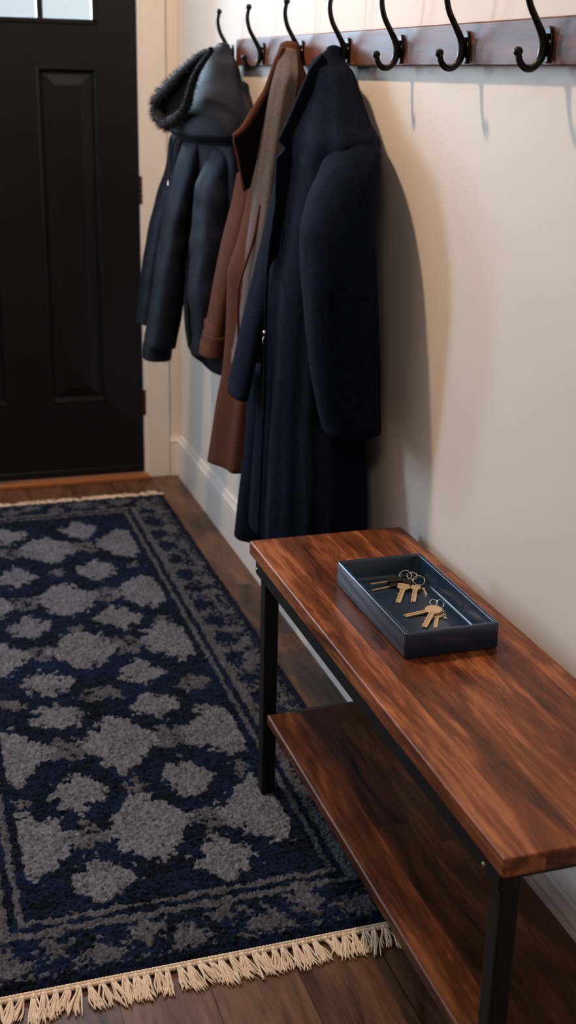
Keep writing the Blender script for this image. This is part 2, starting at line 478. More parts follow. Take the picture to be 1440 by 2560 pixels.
def slab(poly, thick, wob=0.006, n=120):
    """thick cloth flap: closed outline in a vertical plane, smoothly resampled, bulging a little"""
    pts = [Vector(p) for p in poly]; N = len(pts)
    cen = sum(pts, Vector()) / N
    mb = MB(); vs, fs = [], []
    # triangulate the outline with rings towards the medial line: use bmesh fill instead
    bm = bmesh.new()
    f0 = bm.faces.new([bm.verts.new(p) for p in pts])
    r = bmesh.ops.extrude_face_region(bm, geom=[f0])
    ex = [e for e in r['geom'] if isinstance(e, bmesh.types.BMVert)]
    bmesh.ops.translate(bm, verts=ex, vec=(0, thick, 0))
    bmesh.ops.triangulate(bm, faces=[f for f in bm.faces if len(f.verts) > 4])
    bm.verts.index_update()
    mb.add([v.co[:] for v in bm.verts], [tuple(v.index for v in f.verts) for f in bm.faces])
    bm.free()
    return mb

T = {
'navy_body': [(1.5029, -0.035, -0.0707, 2.63, 2.665), (1.4827, -0.03, -0.096, 2.6114, 2.69), (1.4584, -0.028, -0.107, 2.5381, 2.71), (1.418, -0.025, -0.118, 2.4873, 2.74), (1.3621, -0.022, -0.144, 2.4188, 2.74), (1.3185, -0.02, -0.16, 2.349, 2.74), (1.2641, -0.02, -0.163, 2.38, 2.74), (1.1955, -0.02, -0.173, 2.38, 2.74), (1.1079, -0.02, -0.186, 2.38, 2.74), (1.0199, -0.02, -0.199, 2.38, 2.74), (0.9314, -0.02, -0.2054, 2.38, 2.74), (0.8432, -0.02, -0.2092, 2.38, 2.74), (0.7549, -0.02, -0.2157, 2.38, 2.74), (0.6678, -0.02, -0.224, 2.3562, 2.74), (0.5738, -0.02, -0.2306, 2.3321, 2.74), (0.4337, -0.02, -0.237, 2.3194, 2.74)],
'navy_sleeve_r': [(1.3588, -0.0434, -0.0781, 2.42, 2.52), (1.333, -0.0406, -0.1049, 2.37, 2.5), (1.3136, -0.0456, -0.1313, 2.335, 2.48), (1.2932, -0.0551, -0.152, 2.305, 2.47), (1.2564, -0.065, -0.1782, 2.275, 2.45), (1.2197, -0.0706, -0.1968, 2.26, 2.455), (1.1447, -0.0751, -0.2195, 2.24, 2.425), (1.0673, -0.0708, -0.2201, 2.23, 2.415), (0.9883, -0.0653, -0.215, 2.23, 2.405), (0.9071, -0.0599, -0.2037, 2.23, 2.395), (0.8239, -0.0553, -0.1876, 2.23, 2.385), (0.756, -0.0522, -0.1719, 2.23, 2.385)],
'navy_sleeve_l': [(1.2728, -.1138, -.1506, 2.62, 2.74), (1.1867, -.1189, -.1715, 2.62, 2.74), (1.0986, -.1434, -.1914, 2.62, 2.74), (1.0093, -.1703, -.2137, 2.62, 2.74), (.9189, -.1955, -.2354, 2.62, 2.74), (.8264, -.2173, -.2548, 2.62, 2.74), (.7459, -.2337, -.2697, 2.62, 2.74)],
'navy_panel': [(.7844, -.154, -.2056, 2.66, 2.79), (.7159, -.1521, -.2093, 2.66, 2.79), (.6172, -.1494, -.2171, 2.66, 2.79), (.5147, -.1467, -.227, 2.66, 2.79), (.3747, -.1431, -.2409, 2.66, 2.79)],
'brown_body': [(1.5146, -.035, -.0767, 2.93, 2.98), (1.4842, -.03, -.0855, 2.91, 3.01), (1.4391, -.02, -.097, 2.88, 3.03), (1.3474, -.02, -.1151, 2.86, 3.07), (1.2533, -.02, -.1343, 2.86, 3.09), (1.1577, -.02, -.1451, 2.86, 3.1), (1.0596, -.02, -.1684, 2.86, 3.1), (.971, -.02, -.1908, 2.86, 3.1), (.8592, -.02, -.1913, 2.86, 3.1), (.7553, -.02, -.1963, 2.86, 3.1), (.648, -.02, -.2127, 2.86, 3.1), (.5412, -.02, -.2259, 2.86, 3.1), (.4862, -.02, -.2337, 2.86, 3.1)],
'brown_sleeve_l': [(1.2096, -.1112, -.1523, 3.0, 3.1), (1.1696, -.1187, -.1543, 3.0, 3.12), (1.0481, -.1361, -.1776, 3.02, 3.14), (.9443, -.1546, -.1958, 3.04, 3.15), (.8379, -.1691, -.2153, 3.05, 3.16), (.8020, -.1735, -.2218, 3.05, 3.17)],
'brown_cuff_l': [(.8020, -.1715, -.2252, 3.045, 3.172), (.7475, -.1759, -.2351, 3.05, 3.17)],
'brown_sleeve_r': [(1.4971, -.043, -.0909, 2.9, 2.97), (1.4392, -.0642, -.1132, 2.83, 2.95), (1.3498, -.0728, -.1324, 2.83, 2.95), (1.259, -.0822, -.1463, 2.83, 2.95), (1.1664, -.0921, -.1562, 2.83, 2.95), (1.0719, -.1022, -.1673, 2.83, 2.95), (.9756, -.1147, -.1774, 2.83, 2.95), (.877, -.1296, -.1887, 2.83, 2.95), (.765, -.1531, -.2061, 2.83, 2.95)],
'parka_hood': [(1.5227, -.035, -.0694, 3.53, 3.62), (1.5022, -.03, -.1051, 3.50, 3.65), (1.4751, -.03, -.1301, 3.42, 3.68), (1.4326, -.03, -.165, 3.3438, 3.7), (1.3803, -.03, -.212, 3.2461, 3.72), (1.3394, -.03, -.229, 3.1909, 3.72), (1.2976, -.03, -.222, 3.1801, 3.7), (1.2743, -.03, -.199, 3.2037, 3.68)],
'parka_body': [(1.4016, -0.02, -0.1537, 3.3299999999999996, 3.7), (1.3272, -0.02, -0.16, 3.28, 3.75), (1.2624, -0.02, -0.148, 3.25, 3.8), (1.1639, -0.02, -0.146, 3.25, 3.8), (0.9954, -0.02, -0.145, 3.25, 3.8), (0.8212, -0.02, -0.1552, 3.25, 3.8), (0.7018, -0.02, -0.1503, 3.25, 3.8), (0.6349, -0.02, -0.1387, 3.25, 3.8)],
'parka_sleeve_m': [(1.3575, -0.0813, -0.1351, 3.48, 3.6), (1.3028, -0.0909, -0.1558, 3.48, 3.62), (1.2584, -0.1076, -0.17, 3.48, 3.64), (1.1919, -0.1205, -0.1919, 3.48, 3.65), (1.1022, -0.1441, -0.218, 3.48, 3.65), (0.9871, -0.1598, -0.239, 3.5, 3.65), (0.8709, -0.1704, -0.2582, 3.5, 3.64), (0.753, -0.1881, -0.2809, 3.5, 3.64), (0.6788, -0.2003, -0.2958, 3.5, 3.63)],
'parka_cuff_m': [(.6780, -.2108, -.298, 3.51, 3.62), (.6414, -.2161, -.2982, 3.51, 3.62)],
'parka_sleeve_r': [(1.4194, -0.0342, -0.0767, 3.34, 3.44), (1.3733, -0.038, -0.0946, 3.3, 3.45), (1.3006, -0.0534, -0.1182, 3.29, 3.45), (1.2275, -0.0672, -0.1483, 3.28, 3.45), (1.1425, -0.0764, -0.1826, 3.28, 3.45), (1.0125, -0.0928, -0.1957, 3.28, 3.45), (0.9026, -0.1085, -0.2, 3.28, 3.44), (0.7905, -0.1171, -0.2021, 3.28, 3.43), (0.6977, -0.1205, -0.2012, 3.28, 3.43)],
'parka_sleeve_l': [(1.2618, -.0887, -.1508, 3.76, 3.88), (1.172, -.0986, -.1632, 3.77, 3.9), (1.0744, -.1282, -.1912, 3.78, 3.92), (.9523, -.1545, -.2243, 3.78, 3.92), (.8278, -.1758, -.2461, 3.78, 3.91), (.6977, -.1937, -.2617, 3.78, 3.9)],
}
# navy overcoat
coat = thing('overcoat', 'long dark navy wool overcoat hanging nearest the bench', 'coat', (-.075, 2.64, 1.47))
loft(T['navy_body'], 110, 160, folds=[(.05, 7, .6, .8, 1.2), (.025, 15, 2.0, -.6, 1.0), (.035, 9, 1.0, 1.5, .05)], wrinkle=.003, wscale=7, wz=.35).build('body', M['navywool'], coat, smooth=True)
loft(T['navy_sleeve_r'], 60, 80, folds=[(.03, 3, 1.0, 2, .6)], wrinkle=.006, wscale=8, wz=.6, seed=3).build('sleeve', M['navywool'], coat, smooth=True)
loft(T['navy_sleeve_l'], 60, 64, folds=[(.03, 3, 0, 1, .6)], wrinkle=.003, wscale=9, wz=.6, seed=5).build('sleeve', M['navywool'], coat, smooth=True)
loft(T['navy_panel'], 30, 64, folds=[(.08, 4, 0, 1, .8)], wrinkle=.003, wscale=8, wz=.4).build('front_panel', M['navywool'], coat, smooth=True)
lap = [(-.0957, 1.4953), (-.1224, 1.4653), (-.146, 1.4129), (-.1697, 1.3601), (-.1904, 1.3192), (-.1729, 1.302), (-.1941, 1.283), (-.195, 1.2365), (-.1957, 1.1775), (-.2073, 1.1093), (-.2161, 1.0312), (-.1901, 1.0743), (-.1509, 1.1771), (-.1373, 1.2531), (-.1159, 1.3361), (-.0965, 1.4097), (-.0845, 1.4821)]
slab([(x, 2.595, z) for x, z in lap], .014).build('lapel', M['navywool'], coat, bevel=.004, bseg=3)
# edge of the open front, with a metal snap
edge = spline([(-.198, 2.585, 1.18), (-.213, 2.580, 1.07), (-.2185, 2.578, .96), (-.2195, 2.575, .90), (-.2205, 2.57, .78), (-.228, 2.56, .62), (-.236, 2.55, .44)], 60)
MB().tube(edge, .0032, 8).build('front_edge', M['navywool'], coat, smooth=True)
mb = MB().tube([(-.2215, 2.572, .915), (-.2215, 2.572, .906)], .004, 10).tube(spline([(-.222, 2.572, .902), (-.226, 2.570, .897), (-.2265, 2.569, .889), (-.223, 2.570, .885)], 12), .0016, 8)
mb.build('snap', M['steel'], coat, smooth=True)

# brown coat
coat = thing('wool_coat', 'reddish brown wool coat hanging between the hooded jacket and the navy overcoat', 'coat', (-.075, 2.955, 1.47))
loft(T['brown_body'], 100, 128, folds=[(.05, 6, 1.2, .8, 1.0), (.02, 13, 0, 0, 1.0), (.04, 8, .5, 1.5, .05)], wrinkle=.004, wscale=7, wz=.35).build('body', M['brownwool'], coat, smooth=True)
loft(T['brown_sleeve_l'], 60, 64, folds=[(.03, 3, 0, 1, .6)], wrinkle=.004, wscale=10, wz=.6, seed=8).build('sleeve', M['brownwool'], coat, smooth=True)
loft(T['brown_cuff_l'], 10, 64, top='flat', wrinkle=.003, wscale=12, seed=8).build('cuff', M['brownwool'], coat, smooth=True)
s = loft(T['brown_sleeve_r'], 70, 64, folds=[(.04, 3, 1, 1, .6), (.07, 6, .6, 1.2, .02)], wrinkle=.004, wscale=9, wz=.5, seed=9).build('sleeve', M['greywool'], coat, smooth=True)
s['label'] = 'greyish brown sleeve'
col = [(-.0872, 1.5113), (-.1071, 1.4695), (-.1268, 1.4159), (-.146, 1.3825), (-.1789, 1.3316), (-.2014, 1.3069), (-.1942, 1.2705), (-.1849, 1.229), (-.1755, 1.1843), (-.1585, 1.1917), (-.1423, 1.2568), (-.1304, 1.3302), (-.1184, 1.3846), (-.098, 1.4564), (-.0831, 1.5009)]
cl = slab([(x, 2.915, z) for x, z in col], .014).build('collar', M['lining'], coat, bevel=.004, bseg=3)  # dark lining cloth also carries the shade inside the collar
cl['label'] = 'dark inner side of the turned collar'
rim = spline([(x + (.004 if i < 5 else .001), 2.914, z) for i, (x, z) in enumerate(col[:9])], 48)
MB().tube(rim, [.0060 + .0035 * math.exp(-((k - 20) / 9) ** 2) if k < 30 else .0030 for k in range(49)], 10).build('collar_edge', M['brownwool'], coat, smooth=True)
edge = spline([(-.150, 2.86, 1.16), (-.166, 2.86, 1.075), (-.196, 2.86, .985), (-.203, 2.86, .93), (-.2015, 2.86, .86), (-.199, 2.86, .79)], 50)
MB().tube(edge, .0035, 8).build('front_edge', M['brownwool'], coat, smooth=True)

# hooded parka
coat = thing('parka', 'black hooded padded jacket hanging at the far end by the door', 'jacket', (-.075, 3.575, 1.47))
loft(T['parka_body'], 80, 128, folds=[(.03, 9, 0, .5, .8)], wrinkle=.007, wscale=7, wz=.5).build('body', M['nylon'], coat, smooth=True)
loft(T['parka_hood'], 70, 128, folds=[(.03, 5, 1, 2, .7)], wrinkle=.008, wscale=8, wz=.9, seed=4).build('hood', M['nylon'], coat, smooth=True)
sl = loft(T['parka_sleeve_m'], 80, 80, wrinkle=.006, wscale=10, wz=.9, seed=1).build('sleeve', M['nylon'], coat, smooth=True)
loft(T['parka_cuff_m'], 12, 64, top='flat', wrinkle=.002, wscale=20).build('cuff', M['nylon'], coat, smooth=True)
loft(T['parka_sleeve_r'], 80, 80, wrinkle=.009, wscale=11, wz=.9, seed=2).build('sleeve', M['nylon'], coat, smooth=True)
loft(T['parka_sleeve_l'], 80, 80, wrinkle=.006, wscale=10, wz=.9, seed=6).build('sleeve', M['nylon'], coat, smooth=True)
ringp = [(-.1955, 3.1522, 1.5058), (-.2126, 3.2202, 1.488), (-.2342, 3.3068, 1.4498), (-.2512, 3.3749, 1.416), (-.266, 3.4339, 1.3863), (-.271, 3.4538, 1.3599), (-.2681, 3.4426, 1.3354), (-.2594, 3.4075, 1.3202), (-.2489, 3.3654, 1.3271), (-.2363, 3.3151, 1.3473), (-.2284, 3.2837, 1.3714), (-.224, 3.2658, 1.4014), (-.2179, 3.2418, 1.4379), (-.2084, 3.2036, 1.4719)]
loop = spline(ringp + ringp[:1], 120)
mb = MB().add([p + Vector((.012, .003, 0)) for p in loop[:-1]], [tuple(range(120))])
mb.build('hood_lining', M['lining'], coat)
mb = MB()
cen = sum((Vector(p) for p in ringp), Vector()) / len(ringp)
rr = [.006 + .010 * min(1, max(0, (-.20 - p.x) / .05)) for p in loop]
mb.tube(loop, rr, 12, caps=False)
for k in range(2600):
    i = random.randrange(120); p = loop[i]; tg = (loop[i + 1] - loop[i]).normalized()
    d = Vector((random.gauss(0, 1), random.gauss(0, 1), random.gauss(0, 1))); d -= tg * d.dot(tg); d.normalize()
    d = (d + tg * random.uniform(-.6, .6) + (p - cen).normalized() * .5).normalized()
    b0 = p + d * rr[i] * .7; L = rr[i] * random.uniform(.7, 1.35); w = .0010
    sd = d.cross(Vector((random.random(), random.random(), random.random()))).normalized() * w
    s2 = d.cross(sd).normalized() * w
    mb.add([b0 + sd, b0 - sd * .5 + s2, b0 - sd * .5 - s2, b0 + d * L], [(0, 1, 3), (1, 2, 3), (2, 0, 3)])
mb.build('fur_trim', M['fur'], coat)
for pts in ([(-.2325, 3.45, 1.2798), (-.2352, 3.45, 1.2427), (-.2379, 3.45, 1.1999), (-.2406, 3.45, 1.1655)], [(-.219, 3.45, 1.2799), (-.2271, 3.45, 1.2587), (-.2309, 3.45, 1.2214), (-.2335, 3.45, 1.1892)]):
    dc = MB().tube(spline(pts, 16), .0020, 8).build('drawstring', M['cordm'], coat, smooth=True)
    e = Vector(pts[-1])
    MB().tube([e, e - Vector((.0006, 0, .012))], .0028, 8).build('cord_tip', M['steel'], dc)

# ------------------------------------------------------------------ bench
bench = thing('bench', 'dark stained wooden bench with a black metal frame and low shelf along the wall', 'bench', (-.2, 1.65, 0))
BZ = .5677
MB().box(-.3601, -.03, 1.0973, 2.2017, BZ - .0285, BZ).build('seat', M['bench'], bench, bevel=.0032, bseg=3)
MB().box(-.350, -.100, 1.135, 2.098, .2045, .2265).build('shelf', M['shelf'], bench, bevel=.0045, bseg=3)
LB = BZ - .0285
for (x0, x1, y0, y1, zb) in ((-.345, -.315, 2.137, 2.170, .0108), (-.082, -.052, 2.137, 2.170, 0), (-.345, -.317, 1.122, 1.154, 0), (-.082, -.052, 1.122, 1.154, 0)):
    MB().box(x0, x1, y0, y1, zb, LB).build('leg', M['frame'], bench, bevel=.004, bseg=3)
MB().box(-.3515, -.3265, 1.118, 2.187, LB - .038, LB).build('side_rail', M['frame'], bench, bevel=.004, bseg=2)
MB().box(-.080, -.055, 1.13, 2.187, LB - .026, LB).build('side_rail', M['frame'], bench, bevel=.004, bseg=2)
for y0, y1 in ((2.139, 2.168), (1.124, 1.152)):
    MB().box(-.318, -.08, y0, y1, LB - .026, LB).build('end_rail', M['frame'], bench, bevel=.004)
for y0, y1 in ((2.092, 2.145), (1.145, 1.19)):
    MB().box(-.335, -.06, y0, y1, .178, .204).build('shelf_bearer', M['frame'], bench, bevel=.004)
for y in (2.172, 1.160):
    MB().sphere((-.3520, y, LB - .024), .0042, 10, 6, (.6, 1, 1)).build('bolt', M['screw'], bench, smooth=True)

# ------------------------------------------------------------------ tray
tray = thing('tray', 'navy blue glazed rectangular tray on the bench top', 'tray', (-.184, 1.785, BZ))
def rrect(x0, x1, y0, y1, r, n=8):
    out = []
    for cx, cy, a0 in ((x1 - r, y1 - r, 0), (x0 + r, y1 - r, 90), (x0 + r, y0 + r, 180), (x1 - r, y0 + r, 270)):
        for k in range(n + 1):
            a = math.radians(a0 + 90 * k / n); out.append((cx + r * math.cos(a), cy + r * math.sin(a)))
    return out
X0, X1, Y0, Y1, H = -.268, -.100, 1.622, 1.946, .046
lay = [(.0035, 0, .008), (0, .003, .007), (0, H - .0025, .007), (.0008, H - .0008, .007), (.0025, H, .006), (.0065, H, .005), (.0082, H - .0008, .005), (.009, H - .0025, .005), (.0095, .012, .006), (.0115, .0080, .007), (.016, .0062, .009), (.030, .0060, .012)]
vs, fs = [], []
for (i, z, r) in lay:
    vs += [(x, y, BZ + z) for x, y in rrect(X0 + i, X1 - i, Y0 + i, Y1 - i, r)]
nn = len(vs) // len(lay)
for k in range(len(lay) - 1):
    for j in range(nn): fs.append((k * nn + j, k * nn + (j + 1) % nn, (k + 1) * nn + (j + 1) % nn, (k + 1) * nn + j))
fs.append(tuple(range(nn))[::-1]); fs.append(tuple((len(lay) - 1) * nn + j for j in range(nn)))
MB().add(vs, fs).build('dish', M['tray'], tray, smooth=True)

# ------------------------------------------------------------------ keys
KZ = BZ + .0063
def frame(p0, p1, z0, z1):
    a = Vector((p0[0], p0[1], z0)); b2 = Vector((p1[0], p1[1], z1))
    u = (b2 - a).normalized(); v = Vector((0, 0, 1)).cross(u).normalized(); w = u.cross(v)
    return a, u, v, w, (b2 - a).length
def head_poly(kind, r):
    if kind == 'round':
        return [(r * math.cos(a) * .95, r * math.sin(a)) for a in [2 * PI * k / 28 for k in range(28)]]
    if kind == 'square':
        return [(-r, -r * .75), (-r * .8, -r), (r * .35, -r), (r * .9, -r * .55), (r * .9, r * .55), (r * .35, r), (-r * .8, r), (-r, r * .75)]
    return [(-r * 1.15, -r * .35), (-r * .7, -r * .8), (r * .8, -r * .62), (r * 1.15, -r * .3), (r * 1.15, r * .3), (r * .8, r * .62), (-r * .7, r * .8), (-r * 1.15, r * .35)]
def key(parent, p0, p1, z0, z1, kind='round', r=.011, bw=.0078, mat=None, headmat=None, th=.0022):
    a, u, v, w, L = frame(p0, p1, z0, z1)
    to3 = lambda s, t, q: tuple(a + u * s + v * t + w * q)
    mb = MB()
    root = None
    hp = head_poly(kind, r)
    if headmat is None:
        mb.prism(hp, to3, th)
    # blade: two ridges with a milled groove between them, stepped cuts on one edge
    s0, n = r * .8, 9
    e = L
    g2 = bw * .16
    mb.prism([(s0, g2), (s0, bw / 2), (e - .003, bw / 2), (e, bw * .28), (e - .001, g2)], to3, th)
    cut = [(s0, -g2), (e - .001, -g2), (e, -bw * .28), (e - .003, -bw * .40)]
    for k in range(n):
        s = e - .004 - (e - .004 - s0 - .004) * k / (n - 1)
        cut.append((s, -bw * (.5 if k % 2 else .40)))
    cut.append((s0, -bw / 2))
    mb.prism(cut, to3, th)
    mb.prism([(s0, -g2), (e - .004, -g2), (e - .004, g2), (s0, g2)], to3, th * .35)
    k = mb.build('key', mat or M['brass'], parent, bevel=.0003)
    if headmat is not None:
        h = MB().prism(hp, lambda s, t, q: tuple(a + u * s + v * t + w * (q - .0012)), th + .0034).build('key_head', headmat, k, bevel=.0010)
        h['label'] = 'black plastic key head'
        k['label'] = 'black headed key'
    return k
def ringpart(parent, c, r, tilt, yaw, minor=.0010, name='ring', turns=2):
    mb = MB()
    Mx = Matrix.Rotation(yaw, 4, 'Z') @ Matrix.Rotation(tilt, 4, 'X')
    pts = []
    N = 40 * turns
    for k in range(N + 1):
        a = 2 * PI * k / 40
        q = Mx @ Vector((r * math.cos(a), r * math.sin(a), (k / N - .5) * minor * 2.2))
        pts.append(Vector(c) + q)
    mb.tube(pts, minor, 8)
    return mb.build(name, M['steel'], parent, smooth=True)
YAW = -.33
ks = thing('key_ring', 'bunch with a black headed key and brass keys at the far end of the tray', 'keys', (-.15, 1.88, KZ), 'bunches of keys in the blue tray')
ringpart(ks, (-.1405, 1.919, KZ + .0082), .0112, .52, YAW)
ringpart(ks, (-.1290, 1.916, KZ + .0068), .0096, .40, YAW)
ringpart(ks, (-.1265, 1.890, KZ + .0080), .0112, .50, YAW)
key(ks, (-.167, 1.907), (-.2165, 1.903), KZ + .0046, KZ + .0046, 'hex', .0135, .0036, M['brass2'], M['plastic'])
key(ks, (-.172, 1.893), (-.222, 1.882), KZ + .0018, KZ + .0016, 'hex', .0095, .0036, M['brass2'], M['plastic'], th=.0016)
key(ks, (-.162, 1.877), (-.1975, 1.820), KZ + .0040, KZ + .0004, 'square', .0118, .0098)
key(ks, (-.1425, 1.868), (-.170, 1.8155), KZ + .0036, KZ + .0004, 'square', .0090, .0090)
key(ks, (-.147, 1.893), (-.150, 1.873), KZ + .0060, KZ + .0060, 'square', .0085, .004, M['plastic'])
key(ks, (-.128, 1.866), (-.134, 1.837), KZ + .0012, KZ + .0004, 'round', .0032, .0034)
ks = thing('key_ring', 'small bunch of brass keys with round head at the tray near end', 'keys', (-.155, 1.755, KZ), 'bunches of keys in the blue tray')
key(ks, (-.153, 1.766), (-.194, 1.7135), KZ + .0060, KZ + .0006, 'round', .0150, .0100)
key(ks, (-.153, 1.772), (-.2085, 1.765), KZ + .0028, KZ + .0006, 'round', .0110, .0105)
key(ks, (-.152, 1.752), (-.1765, 1.7065), KZ + .0004, KZ + .0002, 'square', .0090, .0070)
ringpart(ks, (-.1445, 1.786, KZ + .0105), .0062, .70, YAW)
ringpart(ks, (-.1325, 1.783, KZ + .0085), .0070, 1.0, YAW + .5)
mb = MB()
for k in range(6):
    f = k / 5
    c = Vector((-.134 + (-.143 + .134) * f, 1.772 - .034 * f, KZ + .0029))
    Mx = Matrix.Rotation(1.9, 4, 'Z') @ Matrix.Rotation(.3 if k % 2 else 1.3, 4, 'X')
    mb.tube([c + Mx @ Vector((.0042 * math.cos(a), .0020 * math.sin(a), 0)) for a in [2 * PI * j / 16 for j in range(17)]], .0006, 6)
mb.build('chain', M['steel'], ks, smooth=True)

# ------------------------------------------------------------------ rug
RX0, RX1, RY0, RY1 = -1.047, -.124, 1.683, 4.129
rug = thing('rug', 'navy and grey patterned runner rug with cream tassels on the wooden floor', 'rug', (-.585, 2.9, 0))
ST = .0027
nx, ny = int((RX1 - RX0) / ST) + 1, int((RY1 - RY0) / ST) + 1
gx = np.linspace(RX0, RX1, nx); gy = np.linspace(RY0, RY1, ny)
GX, GY = np.meshgrid(gx, gy)
def vnoise(cell, seed):
    r = np.random.default_rng(seed); a = r.random((int(2.6 / cell) + 4, int(1.2 / cell) + 4))
    u = (GX - RX0) / cell; v = (GY - RY0) / cell; i = u.astype(int); j = v.astype(int); fu, fv = u - i, v - j
    fu, fv = fu * fu * (3 - 2 * fu), fv * fv * (3 - 2 * fv)
    return (a[j, i] * (1 - fu) + a[j, i + 1] * fu) * (1 - fv) + (a[j + 1, i] * (1 - fu) + a[j + 1, i + 1] * fu) * fv - .5
jx = vnoise(.007, 1) * .020 + vnoise(.018, 2) * .030
jy = vnoise(.007, 3) * .030 + vnoise(.020, 4) * .046
PX, PY = GX + jx, GY + jy
grey = np.zeros_like(GX, bool)
mid_ = np.zeros_like(GX, bool)
def diamond(cx, cy, hx, hy, p=1.0): return (np.abs((PX - cx) / hx) ** p + np.abs((PY - cy) / hy) ** p) < 1
rowsA = [3.667, 3.262, 2.93, 2.43, 2.09]
rowsB = [3.82, 3.46, 3.10, 2.76, 2.58, 2.25, 1.945]
for cy in rowsA:
    for cx in (-.835, -.597, -.359):
        grey |= diamond(cx, cy, .094, .120, 1.2)
        grey |= (np.abs(PX - cx) < .054) & (np.abs(PY - cy) < .070)
    for cx in (-.716, -.478):
        lk = diamond(cx, cy, .040, .052, 1.3) & ~diamond(cx, cy, .015, .018, 1.3)
        mid_ |= lk
for cy in rowsB:
    s = .82 if cy in (2.76, 2.58) else 1.0
    for cx in (-.954, -.716, -.478, -.24):
        grey |= diamond(cx, cy, .066, .078 * s, 1.1)
        grey |= (np.abs(PX - cx) < .030) & (np.abs(PY - cy) < .040 * s)
for cx in (-.835, -.597, -.359):
    mid_ |= diamond(cx, 2.67, .060, .030, 1.2)
    for cy in (3.06, 2.25, 3.47): mid_ |= diamond(cx, cy, .02, .025, 1.2)
# the frame: double stripes, then the border with its own motifs
ex = np.minimum(GX - RX0, RX1 - GX) + jx * .25
ey = np.minimum(GY - RY0, RY1 - GY) + jy * .25
e = np.minimum(ex, ey)
B = .180
bord = e < B + .013
grey &= ~bord; mid_ &= ~bord
st = ((e > B - .006) & (e < B + .013)) | ((e > B - .034) & (e < B - .018))
mid_ |= ((e > B - .018) & (e < B - .006)) | ((e > B - .052) & (e < B - .034))
inb = (e > .036) & (e < B - .052)
# navy lozenges on a grey ground along the long sides, grey ones on navy at the ends
sid = ex < ey
loz = np.zeros_like(GX, bool)
k = np.round((PY - 3.13) / .118); yy = PY - 3.13 - k * .118
loz_s = (np.abs((np.minimum(PX - RX0, RX1 - PX) - .098) / .034) ** 1.3 + np.abs(yy / .046) ** 1.3) < 1
k2 = np.round((PX + .597) / .155); xx = PX + .597 - k2 * .155
dEnd = np.minimum(PY - RY0, RY1 - PY)
grey_e = ((np.abs(xx) / .046 + np.abs(dEnd - .060) / .040) < 1) | ((np.abs(np.abs(xx) - .0775) / .036 + np.abs(dEnd - .098) / .038) < 1)
band = (np.abs(dEnd - (.065 + np.abs(xx) * .55)) < .007)
spk = (vnoise(.007, 7) + vnoise(.016, 8) * .6) > .03
mid_ |= inb & sid & ~loz_s & (spk | (vnoise(.03, 12) > .0))
mid_ |= inb & ~sid & grey_e
mid_ |= (e > .022) & (e < .036) & (vnoise(.006, 9) > .12)
# colours of the yarns
tone = 1 + vnoise(.0050, 20) * .8 + (rng.random(GX.shape) - .5) * .5 + vnoise(.05, 21) * .22
blue = np.stack([np.full_like(GX, .0038), np.full_like(GX, .0110), np.full_like(GX, .0390)], -1)
dk = np.array([.0018, .0034, .0105])
f = np.clip(.5 + vnoise(.012, 22) * 1.2 + vnoise(.07, 23) * 1.0, 0, 1)[..., None]
Cc = blue * f + dk * (1 - f)
gc = np.array([.150, .160, .190]); mc = np.array([.090, .093, .108])
Cc = np.where(mid_[..., None], mc, Cc); Cc = np.where(grey[..., None], gc, Cc)
# yarn ends of the other colour poke through near the edges
fl = rng.random(GX.shape) > .93
Cc = np.where((fl & (grey | mid_))[..., None], Cc * .35, Cc)
Cc = Cc * tone[..., None]
thk = np.where(e < .02, .0065 + .0055 * np.clip(e / .02, 0, 1), .012)
Z = thk + vnoise(.0048, 30) * .0062 + vnoise(.013, 31) * .0024 + (rng.random(GX.shape) - .5) * .0050 + np.where(grey | mid_, .0012, 0)
XX = GX + (rng.random(GX.shape) - .5) * .0022; YY = GY + (rng.random(GX.shape) - .5) * .0022
foot = (GX > -.352) & (GX < -.308) & (GY > 2.130) & (GY < 2.177)
Z = np.where(foot, np.minimum(Z, .0105), Z)
Z[0, :] = Z[-1, :] = .001; Z[:, 0] = Z[:, -1] = .001
me = bpy.data.meshes.new('pile')
V = np.stack([XX - ROOTLOC['v'].x, YY - ROOTLOC['v'].y, Z], -1).reshape(-1, 3)
idx = np.arange(nx * ny).reshape(ny, nx)
F = np.stack([idx[:-1, :-1], idx[:-1, 1:], idx[1:, 1:], idx[1:, :-1]], -1).reshape(-1, 4)
me.vertices.add(len(V)); me.vertices.foreach_set('co', V.ravel())
me.loops.add(F.size); me.loops.foreach_set('vertex_index', F.ravel())
me.polygons.add(len(F)); me.polygons.foreach_set('loop_start', np.arange(0, F.size, 4)); me.polygons.foreach_set('loop_total', np.full(len(F), 4))
me.update(); me.validate()
ca = me.color_attributes.new('Col', 'FLOAT_COLOR', 'POINT')
ca.data.foreach_set('color', np.concatenate([Cc.reshape(-1, 3), np.ones((len(V), 1))], 1).ravel())
me.polygons.foreach_set('use_smooth', [True] * len(F))
me.materials.append(M['rug'])
o = bpy.data.objects.new('pile', me); COL.objects.link(o); o.parent = rug
